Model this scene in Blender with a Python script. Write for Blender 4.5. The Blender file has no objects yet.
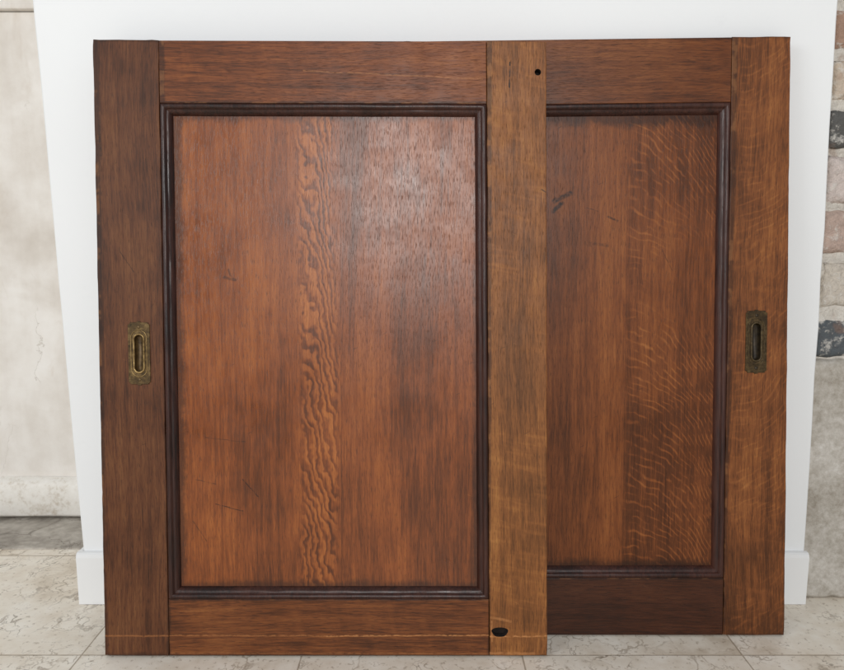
import bpy, bmesh, math, random
from mathutils import Vector, Matrix
from mathutils import noise as mn
random.seed(7)
S = bpy.context.scene
COL = S.collection

# ------------------------------------------------------------------ node DSL
class V:
    def __init__(s, t, sock): s.t = t; s.s = sock
    def _m(s, op, *o, clamp=False):
        n = s.t.nodes.new('ShaderNodeMath'); n.operation = op; n.use_clamp = clamp
        for i, a in enumerate((s,) + o):
            if isinstance(a, V): s.t.links.new(a.s, n.inputs[i])
            else: n.inputs[i].default_value = a
        return V(s.t, n.outputs[0])
    def __add__(s, o): return s._m('ADD', o)
    __radd__ = __add__
    def __sub__(s, o): return s._m('SUBTRACT', o)
    def __rsub__(s, o): return (s * -1.0) + o
    def __mul__(s, o): return s._m('MULTIPLY', o)
    __rmul__ = __mul__
    def __truediv__(s, o): return s._m('DIVIDE', o)
    def sin(s): return s._m('SINE')
    def abs(s): return s._m('ABSOLUTE')
    def sqrt(s): return s._m('SQRT')
    def fract(s): return s._m('FRACT')
    def min(s, o): return s._m('MINIMUM', o)
    def max(s, o): return s._m('MAXIMUM', o)
    def clamp(s): return s._m('ADD', 0.0, clamp=True)
    def ss(s, a, b):
        n = s.t.nodes.new('ShaderNodeMapRange'); n.interpolation_type = 'SMOOTHSTEP'
        s.t.links.new(s.s, n.inputs[0])
        vals = (a, b, 0.0, 1.0) if a < b else (b, a, 1.0, 0.0)
        for i, v in enumerate(vals): n.inputs[1 + i].default_value = v
        return V(s.t, n.outputs[0])

class Mat:
    def __init__(s, name):
        s.m = bpy.data.materials.new(name); s.m.use_nodes = True
        s.t = s.m.node_tree; s.b = s.t.nodes['Principled BSDF']
        s.tc = s.t.nodes.new('ShaderNodeTexCoord')
        sp = s.t.nodes.new('ShaderNodeSeparateXYZ')
        s.t.links.new(s.tc.outputs['Object'], sp.inputs[0])
        s.x, s.y, s.z = [V(s.t, sp.outputs[i]) for i in range(3)]
    def vec(s, a, b, c):
        n = s.t.nodes.new('ShaderNodeCombineXYZ')
        for i, q in enumerate((a, b, c)):
            if isinstance(q, V): s.t.links.new(q.s, n.inputs[i])
            else: n.inputs[i].default_value = q
        return n.outputs[0]
    def noise(s, vec, scale=1.0, detail=3.0, rough=0.55, dist=0.0):
        n = s.t.nodes.new('ShaderNodeTexNoise')
        s.t.links.new(vec, n.inputs['Vector'])
        n.inputs['Scale'].default_value = scale; n.inputs['Detail'].default_value = detail
        n.inputs['Roughness'].default_value = rough; n.inputs['Distortion'].default_value = dist
        return V(s.t, n.outputs[0])
    def vor(s, vec, scale, feature='DISTANCE_TO_EDGE'):
        n = s.t.nodes.new('ShaderNodeTexVoronoi'); n.feature = feature
        s.t.links.new(vec, n.inputs['Vector']); n.inputs['Scale'].default_value = scale
        return V(s.t, n.outputs[0])
    def ramp(s, f, stops):
        n = s.t.nodes.new('ShaderNodeValToRGB'); s.t.links.new(f.s, n.inputs[0])
        e = n.color_ramp.elements
        while len(e) < len(stops): e.new(0.5)
        for i, (p, c) in enumerate(stops): e[i].position = p; e[i].color = (*c, 1)
        return n.outputs[0]
    def mix(s, f, a, b, mode='MIX'):
        n = s.t.nodes.new('ShaderNodeMix'); n.data_type = 'RGBA'; n.blend_type = mode
        for sock, q in ((n.inputs[0], f), (n.inputs[6], a), (n.inputs[7], b)):
            if isinstance(q, V): s.t.links.new(q.s, sock)
            elif isinstance(q, (float, int)): sock.default_value = q
            elif isinstance(q, tuple): sock.default_value = (*q, 1)
            else: s.t.links.new(q, sock)
        return n.outputs[2]
    def attr(s, name):
        n = s.t.nodes.new('ShaderNodeAttribute'); n.attribute_name = name
        return n.outputs['Color']
    def seg(s, a, l, p, q, w):
        ax, ay = p; bx, by = q
        dx, dy = bx - ax, by - ay; L2 = max(dx*dx + dy*dy, 1e-9)
        px = a - ax; py = l - ay
        t = ((px*dx + py*dy) * (1.0/L2)).clamp()
        ex = px - t*dx; ey = py - t*dy
        return (ex*ex + ey*ey).sqrt().ss(w, w*0.25)
    def out(s, col, rough=0.5, bump=None, bstr=0.3, bdist=0.001, spec=0.5, metal=0.0):
        if isinstance(col, tuple): s.b.inputs['Base Color'].default_value = (*col, 1)
        else: s.t.links.new(col, s.b.inputs['Base Color'])
        if isinstance(rough, V): s.t.links.new(rough.s, s.b.inputs['Roughness'])
        else: s.b.inputs['Roughness'].default_value = rough
        s.b.inputs['Specular IOR Level'].default_value = spec
        s.b.inputs['Metallic'].default_value = metal
        if bump is not None:
            n = s.t.nodes.new('ShaderNodeBump'); n.inputs['Strength'].default_value = bstr
            n.inputs['Distance'].default_value = bdist
            s.t.links.new(bump.s, n.inputs['Height']); s.t.links.new(n.outputs[0], s.b.inputs['Normal'])
        return s.m

def lin(r, g, b):
    f = lambda c: (c/255/12.92) if c/255 <= 0.04045 else ((c/255+0.055)/1.055)**2.4
    return (f(r), f(g), f(b))
def sc(c, k): return tuple(min(1, v*k) for v in c)
DK = lin(20, 11, 8); LT = lin(184, 126, 76); TAN = lin(150, 96, 54)

# ------------------------------------------------------------------ wood
def wood(name, base, axis='Z', seed=0.0, contrast=1.0, figure=None, fleck=0.0,
         marks=(), rect=None, gw=0.004, gs=0.6, rough=0.38, split=None, zones=(), xzones=(), poreamt=0.55, wear=0.2, spec=0.30):
    q_ = min(1.0, base[0]/0.2)
    base = (base[0]*0.80 - 0.008*q_, base[1]*0.87 - 0.0075*q_, max(0.0028, base[2]*0.92 - 0.004*q_))
    M = Mat(name)
    if axis == 'Z': a, l = M.x, M.z
    else: a, l = M.z, M.x
    P = M.vec(a + seed*1.37, M.y, l + seed*2.11)
    w = (M.noise(M.vec(a*2.0 + seed, M.y, l*1.6 + seed), 1.0, 1) - 0.5) * 0.035
    a2 = a + w
    broad = M.noise(M.vec(a2*16 + seed, M.y*16, l*1.2), 1.0, 2)
    streak = M.noise(M.vec(a2*110 + seed*3, M.y*95, l*3.0), 1.0, 3, 0.65)
    fine = M.noise(M.vec(a2*420 + seed*5, M.y*380, l*26), 1.0, 2, 0.7)
    pn = M.noise(M.vec(a2*1050, M.y*900, l*85 + seed), 1.0, 1, 0.6)
    pore = pn.ss(0.55, 0.70)
    blotch = M.noise(P, 6.5, 3, 0.65)
    t = 0.5 + (broad-0.5)*(0.65*contrast) + (streak-0.5)*(0.70*contrast) + (fine-0.5)*(0.95*contrast) \
        + (blotch-0.5)*(0.85*contrast)
    if fleck:
        f1 = M.noise(M.vec(a*14 + seed, M.y*10, (l + a*0.2)*85), 1.0, 2, 0.6).ss(0.46, 0.74)
        reg = M.noise(M.vec(a*7+seed, 0.0, l*6), 1.0, 1).ss(0.40, 0.6)
        t = t + f1*reg*fleck
    for fg in (figure or ()):
        if fg['kind'] == 'flame':
            uw = (M.noise(M.vec(0.0, seed, l*3.0), 1.0, 2)-0.5)*0.028
            du = a - fg['u'] - uw
            edge = (M.noise(M.vec(a*50, 9.0, l*16), 1.0, 2)-0.5)*0.02
            mask = (du.abs()+edge).ss(fg['w'], fg['w']*0.55)
            w1 = M.noise(M.vec(a*26, 3.0, l*13), 1.0, 1)
            w2 = M.noise(M.vec(a*90, 3.0, l*75), 1.0, 1)
            sgn = (M.noise(M.vec(0.0, 7.0, l*2.2), 1.0, 1)-0.42)*2.2
            F = l*24.0 + du.abs()*sgn*190.0 + du*90.0 + w1*4.2 + w2*1.25
            ring = F.fract()
            band = ring.ss(0.10, 0.62) - ring.ss(0.80, 1.0)
            t = t + mask*(band-0.58)*fg['k']
        if fg['kind'] == 'ray':
            m = (a - fg['u0']).ss(0.0, 0.02) * (fg['u1'] - a).ss(0.0, 0.02)
            q = a - fg['u0']
            wv = M.noise(M.vec(a*11, 3.0, l*9 + seed), 1.0, 2, 0.5)
            wv2 = M.noise(M.vec(a*60, 3.0, l*60 + seed), 1.0, 1, 0.5)
            F = l*82.0 + q*q*520.0*fg.get('c', 1.0) + wv*5.5 + wv2*0.7
            tri = (F.fract() - 0.5).abs()*2.0
            r = tri.ss(0.55, 0.95)
            brk = M.noise(M.vec(a*26, 1.0, l*60), 1.0, 2).ss(0.38, 0.62)
            vz = M.noise(M.vec(a*5, 4.0, l*4 + seed), 1.0, 1).ss(0.30, 0.55)
            t = t + m*(r*brk - 0.15)*vz*fg['k']
    for (u, dk) in (split or ()):
        t = t + (a - u).ss(-0.001, 0.001)*dk
        t = t - (a - u).abs().ss(0.0011, 0.0003)*0.10
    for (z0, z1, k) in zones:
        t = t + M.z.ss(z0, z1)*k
    for (x0, x1, k) in xzones:
        t = t + M.x.ss(x0, x1)*k
    col = M.ramp(t, [(0.03, sc(base, 0.22)), (0.33, sc(base, 0.58)), (0.52, base),
                     (0.74, (min(1,base[0]*1.42), min(1,base[1]*1.60), min(1,base[2]*1.6))),
                     (1.0, (min(1,base[0]*1.9), min(1,base[1]*2.4), min(1,base[2]*2.6)))])
    col = M.mix(pore*poreamt, col, sc(base, 0.20))
    k1 = M.noise(M.vec(M.x*130, 0.0, M.z*130), 1.0, 2)
    k2 = M.noise(M.vec(M.x*26 + seed, 2.0, M.z*26), 1.0, 3, 0.65)
    if rect:
        u0, u1, v0, v1 = rect
        e = (M.x - u0).min(u1*1.0 - M.x).min((M.z - v0).min(v1*1.0 - M.z))
        g = (e + (k2-0.5)*gw*1.8 + (k1-0.5)*gw*0.8).ss(gw, 0.0)
        col = M.mix(g*gs, col, lin(30, 16, 10))
        wr = (e + (k1-0.5)*0.003).ss(0.0016, 0.0004) * k2.ss(0.50, 0.60)
        col = M.mix(wr*wear, col, LT)
    sn = M.noise(M.vec((M.x+M.z*0.7)*40 + seed, 0.0, (M.z-M.x*0.5)*230), 1.0, 1, 0.5).ss(0.73, 0.82)
    col = M.mix(sn*0.5, col, sc(base, 0.25))
    ln = M.noise(M.vec((M.x-M.z*0.6)*30 + seed*4, 5.0, (M.z+M.x*0.4)*300), 1.0, 1, 0.5).ss(0.75, 0.83)
    col = M.mix(ln*0.35, col, (min(1,base[0]*1.8+.04), base[1]*2.2+.02, base[2]*2.6+.01))
    if marks:
        wob = (k1-0.5)*0.003 + (k2-0.5)*0.004
        X = M.x + wob; Z = M.z - wob; kn = k1.ss(0.25, 0.6)
        for (p, q, wd, st, c) in marks:
            col = M.mix(M.seg(X, Z, p, q, wd)*kn*st, col, c)
    rg = rough + (k2-0.5)*0.26 + pore*0.12 + (blotch-0.5)*0.18
    bump = streak*0.25 + fine*0.40 - pore*0.40 + k2*0.9
    return M.out(col, rg, bump, 0.24, 0.0006, spec=spec)

# ------------------------------------------------------------------ mesh helpers
def link(o, parent=None):
    COL.objects.link(o)
    if parent: o.parent = parent
    return o
def box_bm(x0, x1, y0, y1, z0, z1, bev=0.0, seg=2):
    bm = bmesh.new()
    vs = [bm.verts.new((x, y, z)) for x in (x0, x1) for y in (y0, y1) for z in (z0, z1)]
    for f in ((0,1,3,2),(4,6,7,5),(0,4,5,1),(2,3,7,6),(0,2,6,4),(1,5,7,3)):
        bm.faces.new([vs[i] for i in f])
    bmesh.ops.recalc_face_normals(bm, faces=bm.faces)
    if bev: bmesh.ops.bevel(bm, geom=bm.edges[:], offset=bev, segments=seg, affect='EDGES', profile=0.5)
    return bm
def obj(name, bm, mat=None, parent=None, smooth=False):
    me = bpy.data.meshes.new(name); bm.to_mesh(me); bm.free()
    o = bpy.data.objects.new(name, me)
    for m in (mat if isinstance(mat, (list, tuple)) else [mat]):
        if m: me.materials.append(m)
    if smooth:
        for p in me.polygons: p.use_smooth = True
    return link(o, parent)
def dedupe(pts):
    out = []
    for p in pts:
        if not out or (Vector(p)-Vector(out[-1])).length > 1e-5: out.append(p)
    if (Vector(out[0])-Vector(out[-1])).length < 1e-5: out.pop()
    return out
def oblong(w, h, n=12, cx=0, cz=0):
    r = w/2; s = h/2 - r; pts = []
    for i in range(n+1):
        a = math.pi*i/n; pts.append((cx+r*math.cos(a), cz+s + r*math.sin(a)))
    for i in range(n+1):
        a = math.pi + math.pi*i/n; pts.append((cx+r*math.cos(a), cz-s + r*math.sin(a)))
    return dedupe(pts)
def disc(r, cx, cz, n=18): return [(cx+r*math.cos(2*math.pi*i/n), cz+r*math.sin(2*math.pi*i/n)) for i in range(n)]

def slab(outline, y0, y1, holes=(), ch=0.001):
    """solid board/plate, chamfered all round, with real recesses. hole=(pts, depth or None)"""
    bm = bmesh.new()
    xs = [p[0] for p in outline]; zs = [p[1] for p in outline]
    cx, cz = (min(xs)+max(xs))/2, (min(zs)+max(zs))/2; w, h = max(xs)-min(xs), max(zs)-min(zs)
    def loop(c, y):
        return [bm.verts.new((cx+(p[0]-cx)*(1-2*c/w), y, cz+(p[1]-cz)*(1-2*c/h))) for p in outline]
    L = [loop(ch, y0), loop(ch*0.3, y0+ch*0.3), loop(0, y0+ch), loop(0, y1-ch), loop(ch, y1)]
    n = len(outline)
    for A, B in zip(L, L[1:]):
        for i in range(n): bm.faces.new((A[i], A[(i+1) % n], B[(i+1) % n], B[i]))
    if not any(d is None for _, d in holes): bm.faces.new(L[-1])
    ed = [bm.edges.get((L[0][i], L[0][(i+1) % n])) for i in range(n)]
    for pts, d in holes:
        H0 = [bm.verts.new((p[0], y0, p[1])) for p in pts]; m = len(pts)
        hx = sum(p[0] for p in pts)/m; hz = sum(p[1] for p in pts)/m
        yb = y1 if d is None else y0+d
        Hc = [bm.verts.new((hx+(p[0]-hx)*0.97, y0+0.0004, hz+(p[1]-hz)*0.97)) for p in pts]
        H1 = [bm.verts.new((hx+(p[0]-hx)*0.95, yb, hz+(p[1]-hz)*0.95)) for p in pts]
        for A, B in ((H0, Hc), (Hc, H1)):
            for i in range(m):
                f = bm.faces.new((A[i], A[(i+1) % m], B[(i+1) % m], B[i])); f.material_index = 1 if d else 0
        if d is not None: bm.faces.new(H1).material_index = 1
        ed += [bm.edges.get((H0[i], H0[(i+1) % m])) for i in range(m)]
    bmesh.ops.triangle_fill(bm, edges=ed, use_beauty=True, use_dissolve=False, normal=(0, -1, 0))
    bmesh.ops.recalc_face_normals(bm, faces=bm.faces)
    return bm
def rect(x0, x1, z0, z1, wob=0.0):
    """board outline; wob gives slightly worn, uneven edges"""
    if not wob: return [(x0, z0), (x1, z0), (x1, z1), (x0, z1)]
    pts = []
    def run(p, q):
        d = math.hypot(q[0]-p[0], q[1]-p[1]); n = max(2, int(d/0.009))
        nx, nz = (q[1]-p[1])/d, -(q[0]-p[0])/d
        for i in range(n):
            f = i/n; x = p[0]+(q[0]-p[0])*f; z = p[1]+(q[1]-p[1])*f
            k = (mn.noise(Vector((x*22+x0*9, z*22, 4)))+0.5*mn.noise(Vector((x*75, z*75, 8))))*wob
            if i == 0: k -= wob*0.8
            pts.append((x+nx*(k-wob*0.5), z+nz*(k-wob*0.5)))
    c = [(x0, z0), (x1, z0), (x1, z1), (x0, z1)]
    for i in range(4): run(c[i], c[(i+1) % 4])
    return pts
def warp(o, k):
    """old joinery is out of square: k = dict(s, kz, W, H, sr, b0, b1)"""
    for v in o.data.vertices:
        x, z = v.co.x, v.co.z
        g = 1.0 if x <= k['W']-k['sr'] else max(0.0, (k['W']-x)/k['sr'])
        v.co.x = x - k['s']*z + g*(k['b0'] + (k['b1']-k['b0'])*z/k['H'])
        v.co.z = z + k['kz']*(x/k['W'])*(z/k['H'])
def empty(name, loc=(0,0,0), rot=(0,0,0)):
    e = bpy.data.objects.new(name, None); e.empty_display_size = 0.1
    e.location = loc; e.rotation_euler = rot; return link(e)

def moulding(u0, u1, v0, v1, prof, mat, parent):
    bm = bmesh.new()
    def ring(i): return [(u0+i, v0+i), (u1-i, v0+i), (u1-i, v1-i), (u0+i, v1-i)]
    NS = 80
    for s in range(4):
        rows = []
        for pi, (i, y) in enumerate(prof):
            R = ring(i); p, q = R[s], R[(s+1) % 4]
            row = []
            for k in range(NS+1):
                f = k/NS; x = p[0]+(q[0]-p[0])*f; z = p[1]+(q[1]-p[1])*f
                row.append(bm.verts.new((x, y + mn.noise(Vector((x*30, pi*0.3, z*30)))*0.0006 + mn.noise(Vector((x*110, pi*0.7, z*110)))*0.0003, z)))
            rows.append(row)
        for r0, r1 in zip(rows, rows[1:]):
            for k in range(NS):
                bm.faces.new((r0[k], r0[k+1], r1[k+1], r1[k]))
    bm.normal_update()
    for f in bm.faces:
        if f.normal.y > 0: f.normal_flip()
    return obj('moulding', bm, mat, parent, smooth=True)

def tube(pts, r, y, cx, cz, n=8):
    bm = bmesh.new(); N = len(pts); rings = []
    for i in range(N):
        a = Vector(pts[i-1]); b = Vector(pts[(i+1) % N]); t = (b-a).normalized()
        nx, nz = t.y, -t.x
        rings.append([bm.verts.new((cx+pts[i][0]+nx*r*math.cos(2*math.pi*k/n), y - r*math.sin(2*math.pi*k/n),
                                    cz+pts[i][1]+nz*r*math.cos(2*math.pi*k/n))) for k in range(n)])
    for i in range(N):
        for k in range(n):
            bm.faces.new((rings[i][k], rings[i][(k+1) % n], rings[(i+1) % N][(k+1) % n], rings[(i+1) % N][k]))
    bmesh.ops.recalc_face_normals(bm, faces=bm.faces)
    return bm

# ------------------------------------------------------------------ brass
def brass(name, dark):
    M = Mat(name)
    P = M.vec(M.x, M.y, M.z)
    n = M.noise(P, 260, 3, 0.65); n2 = M.noise(P, 60, 2)
    c = M.ramp(n*0.5 + n2*0.5, [(0.30, lin(30, 22, 14)), (0.5, sc(lin(94, 74, 44), dark)), (0.72, sc(lin(150, 124, 80), dark))])
    return M.out(c, 0.40 + n*0.25, n, 0.4, 0.0004, spec=0.5, metal=0.6)
def flat_mat(name, c0, c1, scale=120, rough=0.6, metal=0.0):
    M = Mat(name); n = M.noise(M.vec(M.x, M.y, M.z), scale, 3)
    return M.out(M.ramp(n, [(0.3, c0), (0.7, c1)]), rough, n, 0.3, 0.0004, metal=metal)
INNER = flat_mat('recess_patina', lin(50, 38, 22), lin(116, 92, 56), metal=0.4, rough=0.45)
INNERD = flat_mat('recess_patina_dark', lin(26, 21, 15), lin(66, 54, 36), metal=0.4, rough=0.5)
CAV = flat_mat('dirty_cavity', lin(16, 10, 7), lin(38, 24, 16), rough=0.9)
RIM = flat_mat('worn_brass_rim', lin(104, 82, 48), lin(176, 148, 98), scale=200, metal=0.7, rough=0.36)
RIMD = flat_mat('dull_brass_rim', lin(50, 41, 28), lin(100, 84, 58), scale=200, metal=0.7, rough=0.42)

def plate_outline(cx, cz, w, h, r=0.0030):
    pts = []
    cs = [(-1,-1,math.pi/2,0), (1,-1,math.pi,math.pi/2), (1,1,3*math.pi/2,math.pi), (-1,1,2*math.pi,3*math.pi/2)]
    for sx, sz, a0, a1 in cs:
        for i in range(7):
            a = a0+(a1-a0)*i/6
            pts.append((cx+sx*w/2 + r*math.cos(a), cz+sz*h/2 + r*math.sin(a)))
        if sx == -1 and sz == -1:
            pts += [(cx-w*.10, cz-h/2), (cx-w*.07, cz-h/2-0.0016), (cx+w*.07, cz-h/2-0.0016), (cx+w*.10, cz-h/2)]
        if sx == 1 and sz == 1:
            pts += [(cx+w*.10, cz+h/2), (cx+w*.07, cz+h/2+0.0016), (cx-w*.07, cz+h/2+0.0016), (cx-w*.10, cz+h/2)]
    return pts

def flush_pull(cx, cz, w, h, mat, inner, rmat, parent, k):
    sw, sh = w*0.46, h*0.62
    pl = obj('flush_pull', slab(plate_outline(cx, cz, w, h), -0.0016, 0.0010, [(oblong(sw, sh, cx=cx, cz=cz), None)], 0.0005), mat, parent)
    warp(pl, k)
    for (dw, dh, r) in ((0, 0, 0.0015), (0.0084, 0.0120, 0.0006)):
        rim = obj('rim', tube(oblong(sw+dw, sh+dh), r, -0.0018, cx, cz), rmat, pl, smooth=True); warp(rim, k)
    pts = oblong(sw, sh)
    bm = bmesh.new(); n = len(pts)
    A = [bm.verts.new((cx+p[0], -0.001, cz+p[1])) for p in pts]
    B = [bm.verts.new((cx+p[0]*0.90, 0.005, cz+p[1]*0.98)) for p in pts]
    C = [bm.verts.new((cx+p[0]*0.55, 0.0085, cz+p[1]*0.93)) for p in pts]
    for i in range(n):
        j = (i+1) % n
        bm.faces.new((A[i], A[j], B[j], B[i])); bm.faces.new((B[i], B[j], C[j], C[i]))
    bm.faces.new(C)
    cup = obj('recess', bm, inner, pl, smooth=True); warp(cup, k)
    for sz in (-1, 1):
        bm = bmesh.new(); zc = cz+sz*h*0.425
        bmesh.ops.create_uvsphere(bm, u_segments=14, v_segments=8, radius=0.0026, matrix=Matrix.Translation((cx, -0.0014, zc)) @ Matrix.Diagonal((1, 0.5, 1, 1)))
        s = obj('screw', bm, inner, pl, smooth=True); warp(s, k)
    return pl

PROF = [(-0.0004, 0.004), (0.0004, 0.0002), (0.0018, -0.0012), (0.004, -0.0020), (0.0064, -0.0014), (0.0080, 0.0002),
        (0.0088, 0.0018), (0.0098, 0.0022), (0.0112, 0.0024), (0.0132, 0.0038), (0.0150, 0.0062), (0.0162, 0.0078), (0.0170, 0.0094)]

def door(name, loc, alpha, W, H, T, sl, sr, rt, rb, k, mats, pull_u, pull_v, pull_w, pull_h, pull_mat, inner, rmat, label, holes=()):
    e = empty(name, loc, (-alpha, 0, 0))
    e['label'] = label; e['category'] = 'cupboard door'; e['group'] = 'old sliding cupboard doors'
    g = 0.00025
    pc = (oblong(pull_w*0.46+0.0015, pull_h*0.62+0.0015, cx=pull_u, cz=pull_v), 0.014)
    hl = [pc] if pull_u < W/2 else []
    hr = ([] if pull_u < W/2 else [pc]) + list(holes)
    L = obj('stile', slab(rect(0, sl, 0, H, 0.0008), 0, T, hl, 0.0014), [mats['sl'], CAV], e)
    R = obj('stile', slab(rect(W-sr, W, 0, H-0.0006, 0.0007), 0, T, hr, 0.0014), [mats['sr'], CAV], e)
    Tt = obj('rail', slab(rect(sl+g, W-sr-g, H-rt, H-0.0014), 0.0003, T, (), 0.0008), mats['rt'], e)
    B = obj('rail', slab(rect(sl+g, W-sr-g, 0.0006, rb), 0.0003, T, (), 0.0008), mats['rb'], e)
    pan = obj('panel', box_bm(sl-0.004, W-sr+0.004, 0.0090, 0.0170, rb-0.004, H-rt+0.004), mats['pan'], e)
    mo = moulding(sl, W-sr, rb, H-rt, PROF, mats['mo'], e)
    for o in (L, R, Tt, B, pan, mo): warp(o, k)
    flush_pull(pull_u, pull_v, pull_w, pull_h, pull_mat, inner, rmat, e, k)
    return e

# ---- front door
W1, H1, T1 = 0.659, 0.9076, 0.027
a1 = math.radians(6.36)
sl1, sr1, rt1, rb1 = 0.096, 0.087, 0.0915, 0.085
m_ = 0.017
f = {}
f['sl'] = wood('oak_dark_stile', lin(102, 59, 33), 'Z', 1.3, 1.0, rough=0.46, zones=((0.25, 0.9, 0.04), (0.12, 0.0, 0.06)),
     rect=(0, sl1, 0, H1), gw=0.006, gs=0.6,
     marks=(((0.0, 0.0305), (sl1, 0.0300), 0.0018, 0.75, TAN), ((0.03, 0.60), (0.05, 0.57), 0.001, 0.6, DK), ((0.002, 0.79), (0.004, 0.74), 0.003, 0.7, DK)))
f['sr'] = wood('oak_pale_stile', lin(150, 92, 47), 'Z', 4.1, 0.80, fleck=0.14, rough=0.48, rect=(W1-sr1, W1, 0, H1), gw=0.003, gs=0.6, wear=0.35,
     zones=((0.75, 0.9, 0.04), (0.3, 0.1, 0.03)),
     marks=(((W1-0.060, 0.838), (W1-0.059, 0.874), 0.0017, 1.0, DK),
            ((W1-0.085, 0.0290), (W1-0.0, 0.0300), 0.0016, 0.85, LT),
            ((W1-0.083, 0.022), (W1-0.083, 0.052), 0.0015, 0.6, LT),
            ((W1-0.004, 0.66), (W1-0.001, 0.70), 0.004, 0.8, DK),
            ((W1-0.012, 0.69), (W1-0.003, 0.685), 0.0015, 0.7, DK),
            ((W1-0.084, 0.058), (W1-0.055, 0.052), 0.003, 0.5, LT),
            ((W1-0.085, 0.004), (W1-0.02, 0.003), 0.003, 0.5, LT)))
f['rt'] = wood('oak_top_rail', lin(128, 70, 35), 'X', 2.2, 0.95, fleck=0.08, rect=(sl1, W1-sr1, H1-rt1, H1), gw=0.004, rough=0.42,
     xzones=((0.30, 0.55, 0.06),), marks=(((0.30, 0.862), (0.56, 0.850), 0.0015, 0.35, LT),))
f['rb'] = wood('oak_bottom_rail', lin(124, 70, 36), 'X', 3.7, 0.95, fleck=0.08, rect=(sl1, W1-sr1, 0, rb1), gw=0.004, rough=0.44,
     marks=(((sl1, 0.0305), (0.33, 0.0300), 0.0018, 0.8, TAN), ((0.33, 0.0300), (W1-sr1, 0.0310), 0.0015, 0.8, LT),
            ((0.10, 0.004), (0.57, 0.003), 0.002, 0.45, TAN)))
f['pan'] = wood('oak_flame_panel', lin(145, 77, 35), 'Z', 6.6, 0.74, figure=({'kind': 'flame', 'u': 0.318, 'w': 0.033, 'k': 0.42},),
     rect=(sl1+m_, W1-sr1-m_, rb1+m_, H1-rt1-m_), gw=0.012, gs=0.6, wear=0.0, split=((0.352, -0.05),),
     zones=((0.1, 0.6, 0.07), (0.0, 0.3, -0.02)), rough=0.33, spec=0.45,
     marks=(((0.165, 0.225), (0.205, 0.215), 0.0012, 0.8, DK), ((0.205, 0.262), (0.228, 0.236), 0.0014, 0.7, DK),
            ((0.135, 0.262), (0.165, 0.255), 0.0012, 0.6, DK), ((0.150, 0.325), (0.21, 0.318), 0.0011, 0.5, DK),
            ((0.180, 0.563), (0.196, 0.559), 0.0035, 0.6, DK), ((0.186, 0.574), (0.191, 0.560), 0.0025, 0.5, DK),
            ((0.13, 0.20), (0.15, 0.17), 0.0012, 0.5, DK), ((0.42, 0.30), (0.425, 0.27), 0.001, 0.5, DK)))
f['mo'] = wood('dark_moulding_front', lin(60, 30, 20), 'Z', 8.0, 1.3, rough=0.34, poreamt=0.2, spec=0.40,
     rect=(sl1-.01, W1-sr1+.01, rb1-.01, H1-rt1+.01), gw=0.001, wear=0.0)
keyh = [(W1-0.071+0.012*math.cos(t)*(1.0+0.12*math.sin(3*t)), 0.036+0.0080*math.sin(t)*(1+0.10*math.cos(2*t))) for t in [2*math.pi*i/22 for i in range(22)]]
K1 = dict(s=0.0072, kz=-0.0022, W=W1, H=H1, sr=sr1, b0=0.0, b1=0.0)
door('sliding_cupboard_door', (-0.472, 0.965, T1*math.sin(a1)), a1, W1, H1, T1, sl1, sr1, rt1, rb1, K1, f,
     0.0600, 0.451, 0.032, 0.091, brass('aged_brass', 0.85), INNER, RIM,
     'oak cupboard door with flame grain panel and worn brass pull',
     holes=((disc(0.0048, W1-0.0125, 0.862), 0.012), (keyh, 0.012)))

# ---- rear door
W2, H2, T2 = 0.659, 0.9115, 0.028
a2_ = math.radians(4.9)
sl2, sr2, rt2, rb2 = 0.091, 0.091, 0.0960, 0.091
r = {}
r['sl'] = wood('oak_hidden_stile', lin(112, 62, 34), 'Z', 11.3, 0.8)
r['sr'] = wood('oak_fleck_stile', lin(138, 80, 41), 'Z', 14.1, 0.95, fleck=0.08, rough=0.46, rect=(W2-sr2-.006, W2, 0, H2+.008), gw=0.005, gs=0.6,
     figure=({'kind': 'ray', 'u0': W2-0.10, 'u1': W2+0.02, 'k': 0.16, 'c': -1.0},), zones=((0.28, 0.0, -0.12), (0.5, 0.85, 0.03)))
r['rt'] = wood('oak_rear_top_rail', lin(118, 66, 34), 'X', 12.2, 0.9, rect=(sl2, W2-sr2, H2-rt2, H2+.005))
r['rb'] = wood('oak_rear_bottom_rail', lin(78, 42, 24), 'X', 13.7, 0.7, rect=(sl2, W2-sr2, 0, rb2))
r['pan'] = wood('oak_ray_panel', lin(132, 73, 36), 'Z', 16.6, 0.74,
     figure=({'kind': 'ray', 'u0': 0.400, 'u1': 0.60, 'k': 0.32, 'c': 1.0},),
     split=((0.405, -0.07),), rect=(sl2+m_, W2-sr2-m_, rb2+m_, H2-rt2-m_), gw=0.016, gs=0.7, wear=0.0, rough=0.38,
     zones=((0.25, 0.75, 0.05), (0.25, 0.08, -0.06)),
     marks=(((0.293, 0.675), (0.318, 0.687), 0.005, 0.9, DK), ((0.292, 0.66), (0.305, 0.672), 0.005, 0.9, DK),
            ((0.375, 0.652), (0.390, 0.646), 0.0025, 0.85, DK), ((0.34, 0.666), (0.36, 0.660), 0.001, 0.6, DK),
            ((0.46, 0.60), (0.475, 0.57), 0.001, 0.5, DK), ((0.35, 0.612), (0.375, 0.608), 0.003, 0.4, DK)))
r['mo'] = wood('dark_moulding_rear', lin(62, 31, 21), 'Z', 18.0, 1.3, rough=0.38, poreamt=0.2, spec=0.38,
     rect=(sl2-.01, W2-sr2+.01, rb2-.01, H2-rt2+.01), gw=0.001, wear=0.0)
K2 = dict(s=0.018, kz=0.0085, W=W2, H=H2, sr=sr2, b0=-0.0060, b1=0.0030)
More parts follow.
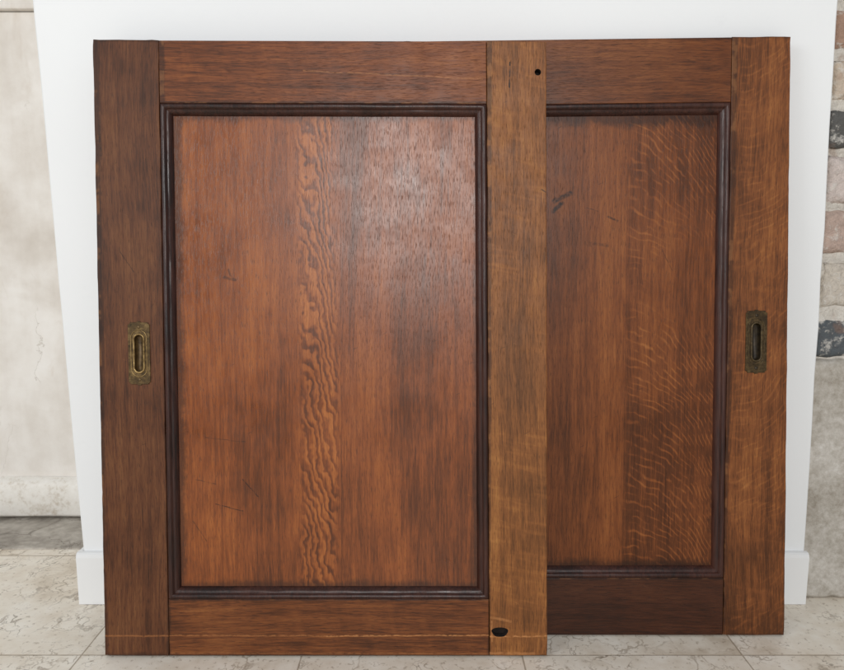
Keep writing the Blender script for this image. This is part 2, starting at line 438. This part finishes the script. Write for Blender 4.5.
door('sliding_cupboard_door', (0.5680-W2, 1.020, T2*math.sin(a2_)), a2_, W2, H2, T2, sl2, sr2, rt2, rb2, K2, r,
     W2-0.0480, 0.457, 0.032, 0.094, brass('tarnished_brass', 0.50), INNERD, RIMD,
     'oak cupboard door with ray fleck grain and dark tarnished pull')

# ------------------------------------------------------------------ white wall
def white_mat(name, c, b=0.25):
    M = Mat(name); P = M.vec(M.x, M.y, M.z)
    n = M.noise(P, 260, 2); n2 = M.noise(P, 3.0, 3)
    n3 = M.noise(P, 30, 3, 0.7).ss(0.62, 0.78)
    col = M.mix(n2.ss(0.3, 0.75)*0.5, c, sc(c, 0.965)); col = M.mix(n3*0.12, col, sc(c, 0.85))
    return M.out(col, 0.6, n*0.5 + n2*2.0, b, 0.001, spec=0.25)
WH = white_mat('white_paint', (0.85, 0.87, 0.88))
ww = empty('white_wall'); ww['label'] = 'smooth white painted wall with a low white skirting board'; ww['category'] = 'wall'
ZT = 1.9
def xl(z): return -0.575 - 0.020*z
def xr(z): return 0.6534 - 0.0185*z
bm = bmesh.new()
nz = 24
prev = None
for i in range(nz+1):
    z = ZT*i/nz
    jl = random.uniform(-.0006, .0006); jr = random.uniform(-.0012, .0012)
    row = [bm.verts.new(p) for p in ((xl(z)+jl, 1.60, z), (xl(z)+jl, 1.131, z), (xl(z)+jl+0.003, 1.128, z),
                                     (xr(z)+jr-0.002, 1.128, z), (xr(z)+jr, 1.130, z), (xr(z)+jr, 1.60, z))]
    if prev:
        for k in range(6):
            bm.faces.new((prev[k], prev[(k+1) % 6], row[(k+1) % 6], row[k]))
    else: bm.faces.new(row[::-1])
    prev = row
bm.faces.new(prev); bmesh.ops.recalc_face_normals(bm, faces=bm.faces)
obj('wall_surface', bm, WH, ww)
bm = bmesh.new()
sp = [(1.1275, 0.0005), (1.1170, 0.0005), (1.1170, 0.084), (1.1185, 0.089), (1.1215, 0.0915), (1.1275, 0.092)]
A = [bm.verts.new((-0.584, y, z)) for y, z in sp]; B = [bm.verts.new((0.6535, y, z)) for y, z in sp]
for i in range(6): bm.faces.new((A[i], A[(i+1) % 6], B[(i+1) % 6], B[i]))
bm.faces.new(A); bm.faces.new(B[::-1]); bmesh.ops.recalc_face_normals(bm, faces=bm.faces)
SKW = white_mat('white_gloss_skirting', (0.83, 0.84, 0.84), 0.15)
obj('skirting_board', bm, SKW, ww)
obj('skirting_board', box_bm(-0.584, -0.5772, 1.1285, 1.47, 0.0005, 0.092, 0.001), SKW, ww)

# ------------------------------------------------------------------ old plaster wall
M = Mat('old_plaster'); P = M.vec(M.x, M.y, M.z)
n1 = M.noise(P, 3.2, 4, 0.62, 0.6); n2 = M.noise(P, 17, 4, 0.65); n3 = M.noise(M.vec(M.x*18, 0.0, M.z*3), 1.0, 3, 0.6)
c = M.ramp(n1*0.55 + n2*0.25 + n3*0.2, [(0.34, lin(202, 194, 184)), (0.46, lin(218, 212, 204)), (0.56, lin(230, 226, 220)), (0.68, lin(238, 236, 232))])
st = M.noise(M.vec(M.x*9, 1.0, M.z*5), 1.0, 4, 0.7, 0.8).ss(0.58, 0.76)
c = M.mix(st*0.28, c, lin(186, 168, 148))
crk = M.vor(M.vec(M.x + (n2-0.5)*0.1, M.y, M.z*0.6 + (n2-0.5)*0.12), 5.0).ss(0.005, 0.0)*n1.ss(0.52, 0.64)
c = M.mix(crk*0.35, c, lin(160, 148, 132))
PL = M.out(c, 0.85, n1*2.0 + n2*0.8 - crk*0.6, 0.45, 0.0025, spec=0.15)
pw = empty('plaster_wall'); pw['label'] = 'old stained cream plaster wall with thick worn skirting'; pw['category'] = 'wall'
obj('wall_surface', box_bm(-2.2, -0.2, 1.50, 1.62, 0.0, 1.073), PL, pw)
obj('ledge', box_bm(-2.2, -0.2, 1.484, 1.62, 1.0745, 1.9, 0.004), PL, pw)
M = Mat('old_white_skirting'); P = M.vec(M.x, M.y, M.z)
n1 = M.noise(P, 14, 4, 0.7); n2 = M.noise(P, 80, 3, 0.7)
c = M.ramp(n1*0.6+n2*0.4, [(0.33, lin(198, 188, 173)), (0.46, lin(228, 224, 216)), (0.7, lin(241, 239, 234))])
SK = M.out(c, 0.6, n1+n2*0.5, 0.4, 0.0022, spec=0.3)
bm = bmesh.new()
sp = [(1.4995, 0.008), (1.478, 0.008), (1.474, 0.014), (1.474, 0.072), (1.477, 0.081), (1.484, 0.087), (1.4995, 0.092)]
NX = 30; prev = None
for i in range(NX+1):
    x = -2.2 + 2.0*i/NX
    row = [bm.verts.new((x, y+random.uniform(-.0012, .0012), z+random.uniform(-.001, .001))) for y, z in sp]
    if prev:
        for k in range(len(sp)-1): bm.faces.new((prev[k], prev[k+1], row[k+1], row[k]))
    prev = row
bmesh.ops.recalc_face_normals(bm, faces=bm.faces)
obj('skirting_board', bm, SK, pw, smooth=True)

# ------------------------------------------------------------------ brick wall
bw = empty('brick_wall'); bw['label'] = 'flaking whitewashed brick wall with grey cement render at its base'; bw['category'] = 'wall'
bm = bmesh.new(); cl = bm.loops.layers.float_color.new('tint')
courses = [(.423,.486,(92,98,102)),(.506,.580,(206,197,184)),(.592,.663,(190,168,156)),(.672,.748,(210,197,190)),(.757,.817,(96,96,94)),
           (.830,.895,(204,188,170)),(.907,.970,(170,140,122)),(.982,1.045,(196,186,176)),(1.057,1.12,(160,120,100)),(1.132,1.195,(110,100,92)),
           (1.207,1.27,(180,160,145)),(1.282,1.345,(170,130,110)),(1.357,1.42,(120,110,100)),(1.432,1.50,(190,170,150)),(1.512,1.58,(160,120,100)),(1.59,1.66,(180,160,140)),(1.67,1.74,(120,100,90)),(1.75,1.82,(170,150,130))]
def add_blob(x0, x1, z0, z1, yf, yb, col, amp, nx, nzz):
    grid = []
    for j in range(nzz+1):
        rw = []
        for i in range(nx+1):
            fx, fz = i/nx, j/nzz
            x = x0+(x1-x0)*fx; z = z0+(z1-z0)*fz
            ed = min(fx*(x1-x0), (1-fx)*(x1-x0), fz*(z1-z0), (1-fz)*(z1-z0))
            dy = 0.007*max(0, 1-ed/0.006)**2
            nn = mn.noise(Vector((x*45, z*45, yf*7+col[0])))*amp + mn.noise(Vector((x*140, z*140, 3)))*amp*0.5
            rw.append(bm.verts.new((x+mn.noise(Vector((x*50, z*50, 9)))*0.003, yf+dy+nn, z+mn.noise(Vector((x*50, z*50, 19)))*0.0035)))
        grid.append(rw)
    fs = []
    for j in range(nzz):
        for i in range(nx):
            fs.append(bm.faces.new((grid[j][i], grid[j][i+1], grid[j+1][i+1], grid[j+1][i])))
    per = grid[0] + [g[-1] for g in grid[1:]] + grid[-1][-2::-1] + [g[0] for g in grid[-2:0:-1]]
    bk = [bm.verts.new((v.co.x, yb, v.co.z)) for v in per]
    for i in range(len(per)):
        j = (i+1) % len(per); fs.append(bm.faces.new((per[j], per[i], bk[i], bk[j])))
    lc = (*lin(*col), 1)
    for f_ in fs:
        f_.smooth = True
        for lp in f_.loops: lp[cl] = lc
for ci, (z0, z1, c0) in enumerate(courses):
    x = 0.657 - 0.0185*z0 + (0.004 if ci % 2 else -0.002) + random.uniform(-.003, .003)
    first = True
    while x < 1.25:
        ln = (0.105 if (first and ci % 2) else 0.215)
        j = 0 if first else random.uniform(-25, 15)
        add_blob(x, x+ln, z0+.002, z1-.001, 1.135+random.uniform(-.002, .003), 1.155, tuple(max(20, min(235, q+j)) for q in c0), 0.0028, int(ln/0.006), 10)
        x += ln+0.011; first = False
add_blob(0.60, 1.27, 0.40, 1.86, 1.142, 1.60, (214, 208, 198), 0.005, 90, 190)
M = Mat('flaking_brick'); P = M.vec(M.x, M.y, M.z)
n = M.noise(P, 38, 4, 0.7); n2 = M.noise(P, 160, 3, 0.7); wsh = (n*0.7 + n2*0.3)
base = M.mix((n2-0.0).ss(0.3, 0.7)*0.28, M.attr('tint'), (0.07, 0.055, 0.05))
c = M.mix(wsh.ss(0.50, 0.62)*0.6, base, lin(222, 218, 210))
c = M.mix(M.noise(P, 25, 2).ss(0.60, 0.7)*0.4, c, lin(140, 108, 90))
mb = obj('masonry', bm, M.out(c, 0.9, n*1.5+n2, 0.9, 0.004, spec=0.15), bw)
bm = bmesh.new(); cl = bm.loops.layers.float_color.new('tint')
add_blob(0.60, 1.27, 0.0, 0.421, 1.134, 1.60, (170, 165, 156), 0.0016, 80, 50)
M = Mat('cement_render'); P = M.vec(M.x, M.y, M.z)
n = M.noise(P, 9, 4, 0.65); n2 = M.noise(P, 90, 4, 0.75)
c = M.ramp(n*0.55+n2*0.45, [(0.34, lin(146, 138, 126)), (0.46, lin(174, 168, 158)), (0.56, lin(194, 189, 181)), (0.68, lin(216, 213, 207))])
obj('cement_render', bm, M.out(c, 0.92, n*1.0+n2*1.2, 0.6, 0.002, spec=0.12), bw, smooth=True)

# ------------------------------------------------------------------ floor
M = Mat('marble_tiles'); P = M.vec(M.x, M.y, M.z)
TS = 0.33
tx = (M.x + 0.51 + TS*20) / TS; ty = (M.y - 0.972 + TS*20) / TS
fx = tx.fract(); fy = ty.fract()
e = fx.min(1.0-fx).min(fy.min(1.0-fy)) * TS
gn = (M.noise(P, 60, 2)-0.5)*0.0014
grout = (e + gn).ss(0.0016, 0.0006)
idx = tx._m('FLOOR'); idy = ty._m('FLOOR')
off = M.vec(M.x + idx*3.7, M.y + idy*5.3, idx*1.3 + idy*2.1)
dn = M.noise(off, 9, 3, 0.65); dn2 = M.noise(off, 28, 3, 0.65)
wv = M.vec(M.x + idx*3.7 + (dn-0.5)*0.16 + (dn2-0.5)*0.03, M.y + idy*5.3 + (dn2-0.5)*0.10, idx*1.3)
v1 = M.vor(wv, 12).ss(0.03, 0.0); v2 = M.vor(wv, 31).ss(0.05, 0.0)
pres = M.noise(off, 14, 2, 0.6).ss(0.42, 0.60)
cl1 = M.noise(off, 6, 4, 0.6)
c = M.ramp(cl1*0.6+dn2*0.4, [(0.34, lin(202, 189, 170)), (0.46, lin(227, 217, 201)), (0.58, lin(239, 232, 219)), (0.72, lin(246, 242, 233))])
c = M.mix(v1*pres*0.6, c, lin(138, 120, 98))
c = M.mix(v2*pres*dn.ss(0.42, 0.58)*0.7, c, lin(118, 102, 84))
spk = M.noise(off, 110, 3, 0.65).ss(0.57, 0.68)
c = M.mix(spk*0.5, c, lin(146, 128, 106))
c = M.mix(grout*0.7, c, lin(142, 124, 102))
FL = M.out(c, 0.32 + dn2*0.25 + grout*0.4, grout*-1.5 + v1*pres*-0.4 + dn*0.3, 0.4, 0.001, spec=0.4)
bm = bmesh.new()
vs = [bm.verts.new(p) for p in ((-6, -6, 0), (6, -6, 0), (6, 6, 0), (-6, 6, 0))]; bm.faces.new(vs)
fl = obj('floor', bm, FL); fl['kind'] = 'structure'; fl['label'] = 'cream veined marble floor tiles with thin grout lines'
M = Mat('grey_floor_shade'); P = M.vec(M.x, M.y, M.z)
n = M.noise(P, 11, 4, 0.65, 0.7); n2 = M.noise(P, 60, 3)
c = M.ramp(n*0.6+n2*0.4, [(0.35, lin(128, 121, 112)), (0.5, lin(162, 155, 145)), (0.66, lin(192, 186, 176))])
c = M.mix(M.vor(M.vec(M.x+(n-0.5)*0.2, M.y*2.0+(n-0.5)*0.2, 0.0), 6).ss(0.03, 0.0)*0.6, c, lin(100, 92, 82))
hs = obj('floor_shade_slab', box_bm(-2.2, -0.59, 1.33, 1.60, -0.02, 0.003, 0.001), M.out(c, 0.45, n2, 0.3, 0.001))  # dark slab stands in for the shade on the floor below the skirting
hs['kind'] = 'structure'; hs['label'] = 'darker grey slab standing in for shade on the floor along the plaster wall'

# ------------------------------------------------------------------ light
w = bpy.data.worlds.new('World'); S.world = w; w.use_nodes = True
bg = w.node_tree.nodes['Background']; bg.inputs[0].default_value = (0.93, 0.96, 1.0, 1); bg.inputs[1].default_value = 0.43
def area(name, loc, target, sx, sy, power, col):
    d = bpy.data.lights.new(name, 'AREA'); d.shape = 'RECTANGLE'; d.size = sx; d.size_y = sy; d.energy = power; d.color = col
    o = bpy.data.objects.new(name, d); o.location = loc
    o.rotation_euler = (Vector(target)-Vector(loc)).to_track_quat('-Z', 'Y').to_euler(); link(o); return o
area('window_light', (0.0, -2.5, 1.75), (0, 1.1, 0.6), 0.95, 1.0, 62, (1.0, 0.985, 0.97))
area('side_fill_light', (-2.6, -1.2, 1.6), (0, 1.1, 0.5), 1.4, 1.4, 26, (0.97, 0.985, 1.0))  # added fill from the left, for moulding highlights and the door-edge shadow

# ------------------------------------------------------------------ camera
cd = bpy.data.cameras.new('Camera'); cd.sensor_fit = 'HORIZONTAL'; cd.sensor_width = 36; cd.lens = 36*700/844
cd.clip_start = 0.01; cd.clip_end = 100
cam = bpy.data.objects.new('Camera', cd); cam.location = (0, 0, 0.621); cam.rotation_euler = (math.radians(82), 0, 0)
link(cam); S.camera = cam
S.view_settings.view_transform = 'Standard'; S.view_settings.look = 'None'; S.view_settings.exposure = 0
